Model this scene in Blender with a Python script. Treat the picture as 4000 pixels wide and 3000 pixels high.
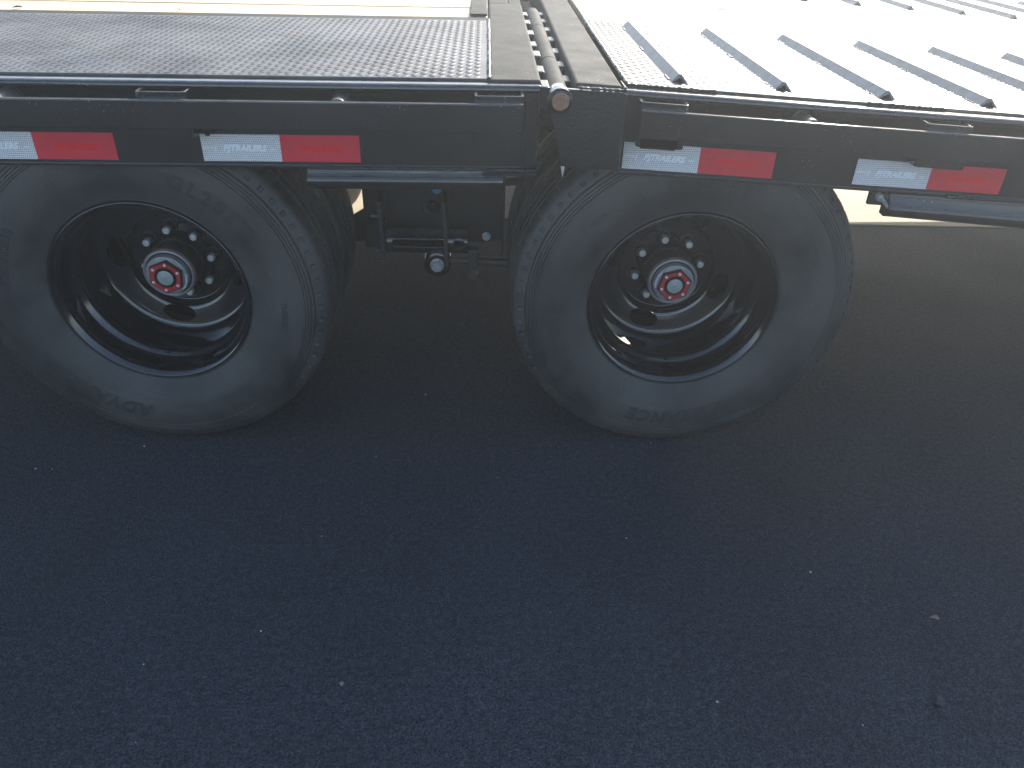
import bpy, bmesh, math, random
from math import sin, cos, pi, radians, sqrt, atan2, hypot
from mathutils import Vector, Matrix
random.seed(11)
S = bpy.context.scene
for o in list(bpy.data.objects): bpy.data.objects.remove(o)
C = S.collection

# ------------------------------------------------------------------ camera
CAM = Vector((0.7486, -1.6090, 1.2210)); YAW, PIT, ROL, FOC = 0.0475, 0.5798, 0.0368, 3034.0
F = Vector((sin(YAW)*cos(PIT), cos(YAW)*cos(PIT), -sin(PIT)))
R0 = Vector((cos(YAW), -sin(YAW), 0)); U0 = R0.cross(F)
RR = cos(ROL)*R0 + sin(ROL)*U0; UU = -sin(ROL)*R0 + cos(ROL)*U0
cd = bpy.data.cameras.new('camera'); cam = bpy.data.objects.new('camera', cd); C.objects.link(cam)
m = Matrix((RR, UU, -F)).transposed().to_4x4(); m.translation = CAM
cam.matrix_world = m
cd.sensor_width = 36; cd.lens = FOC/4000*36; cd.clip_start = 0.02; cd.clip_end = 2000
S.camera = cam

# ------------------------------------------------------------------ light
SUN_EL, SUN_AZ = 32.2, 31.0      # elevation, degrees to the right of the trailer's far side
w = bpy.data.worlds.new("World"); S.world = w; w.use_nodes = True
nt = w.node_tree; bg = nt.nodes['Background']
sky = nt.nodes.new('ShaderNodeTexSky'); sky.sky_type = 'NISHITA'; sky.sun_disc = False
sky.sun_elevation = radians(SUN_EL); sky.sun_rotation = radians(SUN_AZ)
sky.air_density = 1.0; sky.dust_density = 1.5; sky.ozone_density = 0.6
nt.links.new(sky.outputs[0], bg.inputs[0]); bg.inputs[1].default_value = 0.14
ld = bpy.data.lights.new('sun', 'SUN'); sun = bpy.data.objects.new('sun', ld); C.objects.link(sun)
ld.energy = 4.6; ld.angle = radians(0.5); ld.color = (1.0, 0.93, 0.82)
sd = Vector((cos(radians(SUN_EL))*sin(radians(SUN_AZ)), cos(radians(SUN_EL))*cos(radians(SUN_AZ)), sin(radians(SUN_EL))))
sun.rotation_euler = sd.to_track_quat('Z', 'Y').to_euler(); sun.location = sd*30
S.view_settings.view_transform = 'Standard'; S.view_settings.look = 'None'
S.view_settings.gamma = 1; S.view_settings.use_curve_mapping = False
S.view_settings.exposure = 1.40

# ------------------------------------------------------------------ materials
def mat(name, col, rough=.5, metal=0.0, spec=.5, coat=0.0, var=0.0, vscale=8, bump=0.0, bscale=60,
        rvar=0.0, rscale=20, topsheen=0.0, dust=0.0, dustcol=(.22,.19,.15), speck=0.0, speckscale=220, coatr=.05, bdist=.004):
    M = bpy.data.materials.new(name); M.use_nodes = True; n = M.node_tree; N, L = n.nodes, n.links
    b = N['Principled BSDF']
    b.inputs['Metallic'].default_value = metal; b.inputs['Specular IOR Level'].default_value = spec
    b.inputs['Coat Weight'].default_value = coat; b.inputs['Coat Roughness'].default_value = coatr
    tc = N.new('ShaderNodeTexCoord'); P = tc.outputs['Object']
    def noise(s, d=4, r=.6):
        t = N.new('ShaderNodeTexNoise'); t.inputs['Scale'].default_value = s; t.inputs['Detail'].default_value = d
        t.inputs['Roughness'].default_value = r; L.new(P, t.inputs['Vector']); return t.outputs['Fac']
    def mapr(x, a, c, e, f):
        q = N.new('ShaderNodeMapRange'); L.new(x, q.inputs[0])
        for i, v in enumerate((a, c, e, f)): q.inputs[i+1].default_value = v
        return q.outputs[0]
    def mix(fac, a, c):
        q = N.new('ShaderNodeMix'); q.data_type = 'RGBA'
        if isinstance(fac, float): q.inputs[0].default_value = fac
        else: L.new(fac, q.inputs[0])
        for s_, v in ((6, a), (7, c)):
            if isinstance(v, tuple): q.inputs[s_].default_value = (*v[:3], 1)
            else: L.new(v, q.inputs[s_])
        return q.outputs[2]
    c = col
    if var: c = mix(mapr(noise(vscale), .3, .7, 0, 1), tuple(x*(1-var) for x in col), tuple(min(1, x*(1+var)) for x in col))
    if dust:
        d1 = mapr(noise(5, 6, .7), .35, .75, 0, dust)
        c = mix(d1, c, dustcol)
    if topsheen:  # painted highlight: upward faces mixed paler to draw bright edge lines
        g = N.new('ShaderNodeNewGeometry'); sx = N.new('ShaderNodeSeparateXYZ'); L.new(g.outputs['True Normal'], sx.inputs[0])
        up = mapr(sx.outputs[2], .55, .95, 0, topsheen); nz = mapr(noise(35, 5, .7), .3, .7, .35, 1)
        mm = N.new('ShaderNodeMath'); mm.operation = 'MULTIPLY'; L.new(up, mm.inputs[0]); L.new(nz, mm.inputs[1])
        c = mix(mm.outputs[0], c, (.24, .225, .195))
    if speck:
        sp = mapr(noise(speckscale, 2, .5), .70-.06*speck, .76, 0, 1)
        gate = mapr(noise(6, 3), .45, .62, 0, 1)
        mm = N.new('ShaderNodeMath'); mm.operation = 'MULTIPLY'; L.new(sp, mm.inputs[0]); L.new(gate, mm.inputs[1])
        c = mix(mm.outputs[0], c, (.25, .24, .22))
    if isinstance(c, tuple): b.inputs['Base Color'].default_value = (*c, 1)
    else: L.new(c, b.inputs['Base Color'])
    if rvar: L.new(mapr(noise(rscale), .3, .7, max(.02, rough-rvar), min(1, rough+rvar)), b.inputs['Roughness'])
    else: b.inputs['Roughness'].default_value = rough
    if bump:
        bp = N.new('ShaderNodeBump'); bp.inputs['Strength'].default_value = bump; bp.inputs['Distance'].default_value = bdist
        L.new(noise(bscale), bp.inputs['Height']); L.new(bp.outputs[0], b.inputs['Normal'])
    return M
M_black = mat('gloss_black_paint', (.006,.0065,.008), .14, spec=.5, coat=.6, coatr=.05, topsheen=.55, rvar=.07, rscale=9, bump=.10, bscale=90, dust=.10, bdist=.002, speck=.4)
M_blackrough = mat('orange_peel_black_paint', (.012,.013,.015), .14, bump=.5, bscale=170, bdist=.002, rvar=.05)
M_deck = mat('dusty_black_deck_paint', (.034,.036,.038), .52, spec=.55, rvar=.10, rscale=14, var=.3, dust=.6, dustcol=(.20,.195,.185), bump=.25, bscale=240, bdist=.001)
M_plate = mat('dusty_black_plate_paint', (.020,.022,.023), .80, spec=.22, rvar=.08, rscale=18, dust=.30, dustcol=(.13,.12,.10), bump=.35, bscale=260, bdist=.0015, speck=1.0)
M_iron = mat('glare_lifted_angle_iron', (.15,.155,.16), .5, var=.3, vscale=30, dust=.5, dustcol=(.15,.14,.12), bump=.2, bscale=200, bdist=.001)  # base paled to stand for glare over the shaded flanks
M_strap = mat('dusty_strap_paint', (.045,.047,.050), .5, var=.2, vscale=60)
M_under = mat('underside_black_paint', (.014,.015,.017), .42, rvar=.1, bump=.1)
M_weld = mat('painted_weld', (.02,.021,.024), .22, bump=.5, bscale=220, bdist=.003)
M_rim = mat('gloss_black_wheel_paint', (.005,.0055,.007), .06, spec=.5, rvar=.02, rscale=12, bump=.02, bscale=30, bdist=.001, speck=.8, speckscale=420, coat=1.0, coatr=.02)
M_tyre = mat('black_tyre_rubber', (.032,.033,.035), .55, spec=.4, var=.42, vscale=5, rvar=.1, dust=.7, dustcol=(.085,.080,.072), bump=.25, bscale=240, bdist=.001, speck=.5, speckscale=300)
M_letter = mat('raised_rubber_lettering', (.034,.035,.037), .46, spec=.4)
M_zinc = mat('zinc_plated_steel', (.62,.64,.62), .30, metal=.45, var=.15, vscale=120, bump=.1, bscale=400)
M_whiteplug = mat('pale_plastic_cap', (.60,.60,.55), .4, var=.1, vscale=200)
M_nut = mat('black_nut', (.008,.008,.009), .36, spec=.4)
M_red = mat('red_anodised_plate', (.42,.022,.03), .38, var=.08, vscale=90)
M_grey = mat('cast_grey_metal', (.27,.27,.28), .42, metal=.45, var=.15, vscale=60, bump=.2, bscale=300)
M_rust = mat('orange_rust', (.19,.06,.022), .85, var=.45, vscale=130, bump=.5, bscale=300)
M_bronze = mat('rusty_cut_steel', (.30,.17,.12), .35, metal=.7, var=.3, vscale=150, bump=.3, bscale=200)
M_glass = mat('oil_sight_glass', (.30,.33,.31), .15, var=.1, vscale=60)
M_seal = mat('silicone_smear', (.45,.46,.50), .35)
M_blue = mat('blue_plastic', (.03,.22,.48), .5)
M_bare = mat('dull_bare_steel', (.20,.18,.16), .55, metal=.5, var=.3, vscale=60, bump=.4, bscale=200)
M_spool = mat('dusty_black_pipe', (.03,.03,.03), .4, dust=1.0, dustcol=(.24,.20,.17), bump=.5, bscale=200, bdist=.002)
M_brown = mat('brown_primer_shaft', (.060,.050,.042), .5, var=.3, vscale=30)
M_wood = None

def wood():
    M = bpy.data.materials.new('weathered_pine'); M.use_nodes = True; n = M.node_tree; N, L = n.nodes, n.links
    b = N['Principled BSDF']; tc = N.new('ShaderNodeTexCoord'); mp = N.new('ShaderNodeMapping')
    mp.inputs['Scale'].default_value = (2, 60, 20); L.new(tc.outputs['Object'], mp.inputs[0])
    t = N.new('ShaderNodeTexNoise'); t.inputs['Scale'].default_value = 1.0; t.inputs['Detail'].default_value = 6; L.new(mp.outputs[0], t.inputs['Vector'])
    r = N.new('ShaderNodeValToRGB'); L.new(t.outputs['Fac'], r.inputs[0])
    r.color_ramp.elements[0].position = .3; r.color_ramp.elements[0].color = (.40,.29,.17,1)
    r.color_ramp.elements[1].position = .7; r.color_ramp.elements[1].color = (.62,.50,.33,1)
    L.new(r.outputs[0], b.inputs['Base Color']); b.inputs['Roughness'].default_value = .6
    bp = N.new('ShaderNodeBump'); bp.inputs['Strength'].default_value = .3; bp.inputs['Distance'].default_value = .001
    L.new(t.outputs['Fac'], bp.inputs['Height']); L.new(bp.outputs[0], b.inputs['Normal'])
    return M
M_wood = wood()

def asphalt():
    M = bpy.data.materials.new('sealed_asphalt'); M.use_nodes = True; n = M.node_tree; N, L = n.nodes, n.links
    b = N['Principled BSDF']; tc = N.new('ShaderNodeTexCoord'); P = tc.outputs['Object']
    def noise(s, d, r=.6):
        t = N.new('ShaderNodeTexNoise'); t.inputs['Scale'].default_value = s; t.inputs['Detail'].default_value = d
        t.inputs['Roughness'].default_value = r; L.new(P, t.inputs['Vector']); return t.outputs['Fac']
    def ramp(x, p0, c0, p1, c1):
        r = N.new('ShaderNodeValToRGB'); L.new(x, r.inputs[0]); e = r.color_ramp.elements
        e[0].position = p0; e[0].color = (*c0, 1); e[1].position = p1; e[1].color = (*c1, 1); return r.outputs[0]
    def mx(f, a, c, mode='MIX'):
        q = N.new('ShaderNodeMix'); q.data_type = 'RGBA'; q.blend_type = mode
        if isinstance(f, float): q.inputs[0].default_value = f
        else: L.new(f, q.inputs[0])
        for s_, v in ((6, a), (7, c)):
            if isinstance(v, tuple): q.inputs[s_].default_value = (*v, 1)
            else: L.new(v, q.inputs[s_])
        return q.outputs[2]
    base = ramp(noise(1.6, 5), .3, (.029,.034,.041), .72, (.043,.050,.060))
    fine = ramp(noise(260, 3, .7), .38, (.35,.35,.35), .64, (1.95,1.95,1.95))
    mid = ramp(noise(75, 3, .65), .34, (.70,.70,.70), .68, (1.35,1.35,1.35))
    c = mx(1.0, mx(1.0, base, fine, 'MULTIPLY'), mid, 'MULTIPLY')
    scuff = mx(1.0, ramp(noise(9, 6, .75), .60, (0,0,0), .74, (.45,.45,.45)), ramp(noise(120, 2), .40, (0,0,0), .60, (1,1,1)), 'MULTIPLY')
    c = mx(scuff, c, (.085,.092,.10))
    vo = N.new('ShaderNodeTexVoronoi'); vo.inputs['Scale'].default_value = 210; L.new(P, vo.inputs['Vector'])
    cr = N.new('ShaderNodeSeparateColor'); L.new(vo.outputs['Color'], cr.inputs[0])
    s1 = ramp(cr.outputs[0], .93, (0,0,0), .97, (.8,.8,.8))
    gate = ramp(noise(5, 4), .42, (0,0,0), .62, (1,1,1))
    s2 = mx(1.0, s1, gate, 'MULTIPLY')
    c = mx(s2, c, (.085,.09,.095))
    vo2 = N.new('ShaderNodeTexVoronoi'); vo2.inputs['Scale'].default_value = 34; L.new(P, vo2.inputs['Vector'])
    cr2 = N.new('ShaderNodeSeparateColor'); L.new(vo2.outputs['Color'], cr2.inputs[0])
    a = ramp(vo2.outputs['Distance'], .03, (1,1,1), .06, (0,0,0)); a2 = ramp(cr2.outputs[1], .988, (0,0,0), .98, (1,1,1))
    c = mx(mx(1.0, a, a2, 'MULTIPLY'), c, (.11,.11,.11))
    L.new(c, b.inputs['Base Color'])
    L.new(ramp(noise(3, 4), .3, (.80,)*3, .7, (.92,)*3), b.inputs['Roughness'])
    b.inputs['Specular IOR Level'].default_value = .14
    h = N.new('ShaderNodeMath'); h.operation = 'ADD'
    L.new(noise(150, 3, .7), h.inputs[0]); 
    vd = N.new('ShaderNodeMath'); vd.operation = 'MULTIPLY'; vd.inputs[1].default_value = -.8
    L.new(vo.outputs['Distance'], vd.inputs[0]); L.new(vd.outputs[0], h.inputs[1])
    bp = N.new('ShaderNodeBump'); bp.inputs['Strength'].default_value = .9; bp.inputs['Distance'].default_value = .005
    L.new(h.outputs[0], bp.inputs['Height'])
    bp2 = N.new('ShaderNodeBump'); bp2.inputs['Strength'].default_value = .5; bp2.inputs['Distance'].default_value = .007
    L.new(noise(55, 4), bp2.inputs['Height']); L.new(bp.outputs[0], bp2.inputs['Normal'])
    L.new(bp2.outputs[0], b.inputs['Normal'])
    return M
M_asphalt = asphalt()
M_concrete = mat('tan_concrete', (.42,.36,.27), .85, var=.14, vscale=3, dust=.25, dustcol=(.50,.45,.36), bump=.5, bscale=160, bdist=.003, speck=1.0, speckscale=120)

def tape_mat(name, c1, c2, net):
    M = bpy.data.materials.new(name); M.use_nodes = True; n = M.node_tree; N, L = n.nodes, n.links
    b = N['Principled BSDF']; tc = N.new('ShaderNodeTexCoord'); sp = N.new('ShaderNodeSeparateXYZ'); L.new(tc.outputs['Object'], sp.inputs[0])
    cb = N.new('ShaderNodeCombineXYZ'); L.new(sp.outputs[0], cb.inputs[0]); L.new(sp.outputs[2], cb.inputs[1])
    t = N.new('ShaderNodeTexBrick'); L.new(cb.outputs[0], t.inputs['Vector'])
    t.inputs['Scale'].default_value = 1.0; t.inputs['Brick Width'].default_value = .0040; t.inputs['Row Height'].default_value = .0042
    t.inputs['Mortar Size'].default_value = .00055; t.inputs['Mortar Smooth'].default_value = .3
    t.inputs['Color1'].default_value = (*c1, 1); t.inputs['Color2'].default_value = (*c2, 1); t.inputs['Mortar'].default_value = (*net, 1)
    L.new(t.outputs[0], b.inputs['Base Color']); b.inputs['Roughness'].default_value = .28; b.inputs['Coat Weight'].default_value = .5
    b.inputs['Coat Roughness'].default_value = .06
    return M
M_tw = tape_mat('white_reflective_film', (.40,.39,.41), (.50,.48,.50), (.92,.92,.92))
M_tr = mat('red_reflective_film', (.66,.030,.050), .3, coat=.3, var=.06, vscale=60)
M_twl = mat('white_print', (.85,.88,.93), .3)
M_trl = mat('red_print', (.80,.006,.010), .3)

# ------------------------------------------------------------------ helpers
IDT = lambda v: v
LEFT = lambda v: (v[0], v[1], v[2]+.0117*(v[0]-.3))
RIGHT = lambda v: (v[0], v[1], v[2]+.003-.048*(v[0]-1.02))
def link(name, me, parent=None, loc=(0,0,0)):
    o = bpy.data.objects.new(name, me); C.objects.link(o)
    if parent is not None:
        o.parent = parent
        pl = Vector(loc) - wl(parent); o.location = pl
    else: o.location = loc
    return o
def wl(o):
    v = Vector(o.location)
    while o.parent: o = o.parent; v += Vector(o.location)
    return v
def finish(bm, name, material, smooth=35):
    me = bpy.data.meshes.new(name)
    bmesh.ops.recalc_face_normals(bm, faces=bm.faces)
    bm.to_mesh(me); bm.free(); me.materials.append(material)
    if smooth:
        me.shade_smooth()
        try: me.set_sharp_from_angle(angle=radians(smooth))
        except Exception: pass
    return me
def obj(name, bm, material, parent=None, T=IDT, loc=(0,0,0), smooth=12):
    for v in bm.verts: v.co = Vector(T(tuple(v.co)))
    return link(name, finish(bm, name, material, smooth), parent, loc)
def addbox(bm, x0, x1, y0, y1, z0, z1, bev=0, seg=2, rot=0):
    r = bmesh.ops.create_cube(bm, size=1)
    for v in r['verts']:
        v.co = Vector(((x0+x1)/2+v.co.x*(x1-x0), (y0+y1)/2+v.co.y*(y1-y0), (z0+z1)/2+v.co.z*(z1-z0)))
    if bev:
        es = list({e for v in r['verts'] for e in v.link_edges})
        bmesh.ops.bevel(bm, geom=es, offset=bev, segments=seg, affect='EDGES', profile=.5)
    return bm
def box(*a, **k): return addbox(bmesh.new(), *a, **k)
def extr_x(bm, prof, x0, x1, nx=1, jitter=0):
    # closed profile of (y,z), extruded along x
    rings = []
    for i in range(nx+1):
        x = x0+(x1-x0)*i/nx
        rings.append([bm.verts.new((x, y+random.uniform(-jitter, jitter), z+random.uniform(-jitter, jitter))) for y, z in prof])
    n = len(prof)
    for a, b_ in zip(rings, rings[1:]):
        for j in range(n): bm.faces.new((a[j], a[(j+1) % n], b_[(j+1) % n], b_[j]))
    bm.faces.new(rings[0]); bm.faces.new(rings[-1][::-1])
    return bm
def extr_y(bm, prof, y0, y1):
    a = [bm.verts.new((x, y0, z)) for x, z in prof]; b_ = [bm.verts.new((x, y1, z)) for x, z in prof]
    n = len(prof)
    for j in range(n): bm.faces.new((a[j], a[(j+1) % n], b_[(j+1) % n], b_[j]))
    bm.faces.new(a); bm.faces.new(b_[::-1]); return bm
def lathe(bm, prof, seg=64, c=(0,0,0), fn=None, closed=False, ph=0):
    # prof: (y, r) around the y axis
    rings = []
    for y, r in prof:
        if r < 1e-6: rings.append([bm.verts.new((c[0], c[1]+y, c[2]))]); continue
        ring = []
        for i in range(seg):
            t = 2*pi*i/seg+ph
            yy, rr = (y, r) if fn is None else fn(y, r, t, i)
            ring.append(bm.verts.new((c[0]+rr*cos(t), c[1]+yy, c[2]+rr*sin(t))))
        rings.append(ring)
    pairs = list(zip(rings, rings[1:]))
    if closed: pairs.append((rings[-1], rings[0]))
    for a, b_ in pairs:
        if len(a) == 1 and len(b_) == 1: continue
        for i in range(seg):
            j = (i+1) % seg
            if len(a) == 1: bm.faces.new((a[0], b_[j], b_[i]))
            elif len(b_) == 1: bm.faces.new((a[i], a[j], b_[0]))
            else: bm.faces.new((a[i], a[j], b_[j], b_[i]))
    return bm
def cyl_along(bm, p0, p1, r, seg=24, r1=None, caps=True):
    p0, p1 = Vector(p0), Vector(p1); d = (p1-p0).normalized()
    u = d.orthogonal().normalized(); v = d.cross(u); r1 = r if r1 is None else r1
    A = [bm.verts.new(p0+r*(cos(2*pi*i/seg)*u+sin(2*pi*i/seg)*v)) for i in range(seg)]
    B = [bm.verts.new(p1+r1*(cos(2*pi*i/seg)*u+sin(2*pi*i/seg)*v)) for i in range(seg)]
    for i in range(seg): bm.faces.new((A[i], A[(i+1) % seg], B[(i+1) % seg], B[i]))
    if caps: bm.faces.new(A[::-1]); bm.faces.new(B)
    return bm
def bead(bm, p0, p1, r, n=None, flat=.6):
    # a wavy run of weld
    p0, p1 = Vector(p0), Vector(p1); L_ = (p1-p0).length; n = n or max(6, int(L_/.004)); d = (p1-p0)/L_
    u = d.cross(Vector((0,0,1))); u = u.normalized() if u.length > .01 else Vector((0,1,0)); v = u.cross(d)
    prev = None
    for i in range(n+1):
        rr = r*(1+.28*sin(i*2.2)+random.uniform(-.2,.25)); c = p0+(p1-p0)*i/n + u*random.uniform(-1,1)*r*.22 + v*random.uniform(-1,1)*r*.15
        ring = [bm.verts.new(c+rr*(cos(2*pi*k/7)*u+sin(2*pi*k/7)*v)) for k in range(7)]
        if prev:
            for k in range(7): bm.faces.new((prev[k], prev[(k+1) % 7], ring[(k+1) % 7], ring[k]))
        else: bm.faces.new(ring)
        prev = ring
    bm.faces.new(prev[::-1]); return bm
def text_mesh(body, size, extrude, bold=.0, shear=0.0, res=3, align='LEFT', space=1.0):
    cu = bpy.data.curves.new('lettering', 'FONT'); cu.body = body; cu.size = size; cu.extrude = extrude
    cu.offset = bold; cu.shear = shear; cu.resolution_u = res; cu.align_x = align; cu.space_character = space
    t = bpy.data.objects.new('lettering', cu); C.objects.link(t)
    dg = bpy.context.evaluated_depsgraph_get(); dg.update()
    me = bpy.data.meshes.new_from_object(t.evaluated_get(dg))
    bpy.data.objects.remove(t); bpy.data.curves.remove(cu)
    return me

# ------------------------------------------------------------------ ground
def grid(name, x0, x1, y0, y1, z, material, nx=1, ny=1):
    bm = bmesh.new(); vs = [[bm.verts.new((x0+(x1-x0)*i/nx, y0+(y1-y0)*j/ny, z)) for i in range(nx+1)] for j in range(ny+1)]
    for j in range(ny):
        for i in range(nx): bm.faces.new((vs[j][i], vs[j][i+1], vs[j+1][i+1], vs[j+1][i]))
    o = obj(name, bm, material, smooth=0); return o
gr = grid('asphalt_ground', -40, 40, -40, 40, 0, M_asphalt); gr['kind'] = 'structure'
bm = box(-38, 38, 1.535, 12, -.05, .004, bev=.003)
cp = obj('concrete_pavement', bm, M_concrete); cp['kind'] = 'structure'

# ------------------------------------------------------------------ trailer
TR = bpy.data.objects.new('flatbed_trailer', None); C.objects.link(TR); TR.location = (0.6, 1.18, 0)
TR['label'] = 'black flatbed trailer with dual wheels, tread plate deck, wood planks and red and white tape'
TR['category'] = 'trailer'
W = 1.18       # centre line
def mir(v): return (v[0], 2*W-v[1], v[2])

def section(x0, x1, T, end):
    """one deck section: near and far side rails, deck plates, planks"""
    for side in (0, 1):
        TT = T if side == 0 else (lambda v, T=T: T(mir(v)))
        # channel with rounded toe, open side outward
        pr = [(-.055,.722),(-.055,.862),(-.060,.868),(-.074,.8690),(-.0785,.8712),(-.0805,.8745),(-.0803,.8780),(-.0785,.8812),(-.0755,.8832),(-.0715,.8840),
              (.0,.884),(.0,.876),(-.045,.874),(-.045,.722)]
        obj('side_channel', extr_x(bmesh.new(), pr, x0, x1, nx=24, jitter=.00015), M_black, TR, TT, smooth=32)
        # lower lip of the channel
        obj('lower_flange', box(x0, x1, -.054, .03, .714, .7215, bev=.002), M_black, TR, TT)

def fit_len(a, b, step): return max(1, int(round((b-a)/step)))

LX0, LX1 = -4.2, .857        # front section
RX0, RX1 = 1.012, 4.9        # ramp section
section(LX0, LX1-.004, LEFT, 1)
section(RX0+.006, RX1, RIGHT, 0)

# ---- tread plates with raised lugs
def tread(x0, x1, y0, y1, T, holes=(), edge_wob=True):
    bm = bmesh.new()
    addbox(bm, x0, x1, y0, y1, .8842, .8895, bev=.0012)
    p = obj('tread_plate', bm, M_deck, TR, T)
    # lugs : lens shapes laid alternately at +-45 degrees
    verts, faces = [], []
    pitch = .0172; hl, hw, h = .0108, .0034, .0021
    nx = int((x1-x0-.02)/pitch); ny = int((y1-y0-.02)/pitch)
    for i in range(nx+1):
        for j in range(ny+1):
            cx, cy = x0+.012+i*pitch, y0+.012+j*pitch
            a = pi/4 if (i+j) % 2 else -pi/4
            if cx > x1-.008 or cy > y1-.008: continue
            if any(hx0 < cx < hx1 and hy0 < cy < hy1 for hx0, hx1, hy0, hy1 in holes): continue
            ca, sa = cos(a), sin(a); z = .8893; b = len(verts)
            for u, v, q in ((-hl,0,0), (-hl*.5,-hw*.8,0), (0,-hw,0), (hl*.5,-hw*.8,0), (hl,0,0), (hl*.5,hw*.8,0), (0,hw,0), (-hl*.5,hw*.8,0),
                            (-hl*.55,0,h*.8), (0,0,h), (hl*.55,0,h*.8)):
                verts.append(T((cx+u*ca-v*sa, cy+u*sa+v*ca, z+q)))
            for f in ((0,1,8),(1,2,9,8),(2,3,10,9),(3,4,10),(4,5,10),(5,6,9,10),(6,7,8,9),(7,0,8)):
                faces.append(tuple(b+k for k in f))
    me = bpy.data.meshes.new('tread_lugs'); me.from_pydata(verts, [], faces); me.materials.append(M_deck); me.shade_smooth()
    l = link('tread_lugs', me, p); l['kind'] = 'stuff'
    return p
tread(-4.18, .7575, -.050, .655, LEFT)
tread(-4.18, .7575, 1.705, 2.41, LEFT)
tread(RX0+.012, 4.88, -.050, .735, RIGHT)
tread(RX0+.012, 4.88, 1.625, 2.41, RIGHT)
for sy in (0, 1):
    TT = LEFT if not sy else (lambda v: LEFT(mir(v)))
    obj('top_flange', box(-4.2, .752, .6565, .712, .8805, .8885, bev=.0015), M_plate, TR, TT)

# ---- wooden planks
def planks(x0, x1, ys, T, top=.889, gap=.0022):
    for a, b_ in zip(ys, ys[1:]):
        d = random.uniform(-.0012, .0012)
        obj('plank', box(x0+random.uniform(0,.004), x1-random.uniform(0,.004), a+gap, b_-gap, top-.038+d, top+d, bev=.002), M_wood, TR, T)
planks(-4.2, .7555, [.714,.8875,1.062,1.236,1.411,1.585,1.648], LEFT)
planks(RX0+.012, 4.88, [.737,.803,.968,1.133,1.298,1.463,1.622], RIGHT)

# ---- end plates and hinge
obj('deck_end_beam', box(.7585, LX1, -.062, .985, .79, .8905, bev=.006, seg=3), M_plate, TR, LEFT)
obj('deck_end_beam', box(.7585, .818, .987, 2.42, .79, .8905, bev=.005, seg=3), M_plate, TR, LEFT)
obj('deck_end_beam', box(.8185, LX1, .987, 2.42, .79, .886, bev=.005, seg=3), M_plate, TR, LEFT)
obj('ramp_end_beam', box(.922, RX0, -.070, 2.42, .745, .8885, bev=.006, seg=3), M_plate, TR, RIGHT)
# raised strip where the planks end
obj('plank_end_strip', box(.708, .754, .720, 1.64, .8905, .8965, bev=.0015), M_plate, TR, LEFT)
# end cover of the front side rail
bm = bmesh.new(); addbox(bm, .826, LX1, -.0665, -.0555, .722, .882, bev=.004)
obj('rail_end_plate', bm, M_blackrough, TR, LEFT)
bm = bmesh.new(); addbox(bm, .745, .857, -.062, .03, .704, .7135, bev=.002)
obj('bottom_ledge', bm, M_black, TR, LEFT)
bm = bmesh.new()
bead(bm, (.758,-.055,.8905), (.758,.66,.8905), .0035)
obj('weld_bead', bm, M_weld, TR, LEFT, smooth=60)
bm = bmesh.new(); bead(bm, (.755,-.064,.716), (.857,-.064,.716), .0045); obj('weld_bead', bm, M_weld, TR, LEFT, smooth=60)
bm = bmesh.new(); bead(bm, (.826,-.066,.73), (.826,-.066,.88), .0025); obj('weld_bead', bm, M_weld, TR, LEFT, smooth=60)
bm = bmesh.new(); bead(bm, (.854,-.066,.73), (.854,-.066,.88), .003); obj('weld_bead', bm, M_weld, TR, LEFT, smooth=60)
bm = bmesh.new(); bead(bm, (.40,-.058,.7165), (.75,-.058,.7165), .0034); obj('weld_bead', bm, M_weld, TR, LEFT, smooth=60)
bm = bmesh.new(); bead(bm, (1.020,-.058,.893), (1.020,.74,.893), .0034); obj('weld_bead', bm, M_weld, TR, RIGHT, smooth=60)
bm = bmesh.new(); bead(bm, (1.018,-.064,.885), (1.018,-.064,.73), .004); obj('weld_bead', bm, M_weld, TR, RIGHT, smooth=60)
for a_, b_ in ((1.02,1.20),(1.50,1.66),(1.95,2.1)):
    bm = bmesh.new(); bead(bm, (a_,-.053,.889), (b_,-.053,.8885), .0026); obj('weld_bead', bm, M_weld, TR, RIGHT, smooth=60)
bm = bmesh.new(); bead(bm, (1.72,-.058,.7165), (2.6,-.058,.7165), .0034); obj('weld_bead', bm, M_weld, TR, RIGHT, smooth=60)

# hinge side plate (polygon with a gusset edge)
pl = [(.872,.842),(.878,.868),(.898,.8835),(1.012,.8835),(1.012,.738),(.912,.738),(.900,.748)]
bm = extr_y(bmesh.new(), pl, -.108, -.096)
bmesh.ops.bevel(bm, geom=list(bm.edges), offset=.0012, segments=1, affect='EDGES')
obj('hinge_side_plate', bm, M_blackrough, TR, RIGHT)
obj('hinge_box', box(.926, 1.008, -.0955, -.0705, .742, .880, bev=.002), M_black, TR, RIGHT)
obj('drain_tab', extr_y(bmesh.new(), [(.900,.737),(.908,.737),(.905,.715)], -.104, -.100), M_zinc, TR, RIGHT)
bm = bmesh.new(); bead(bm, (1.0135,-.103,.882), (1.0135,-.103,.74), .0028); obj('weld_bead', bm, M_weld, TR, RIGHT, smooth=60)
bm = bmesh.new(); bead(bm, (.925,-.104,.8865), (1.010,-.100,.8865), .0030); obj('weld_bead', bm, M_weld, TR, RIGHT, smooth=60)

# strip added under the open hinge gap to block leaking sun
obj('hinge_sun_block', box(.855, .930, -.045, 2.40, .800, .806, bev=.001), M_under, TR)
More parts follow.
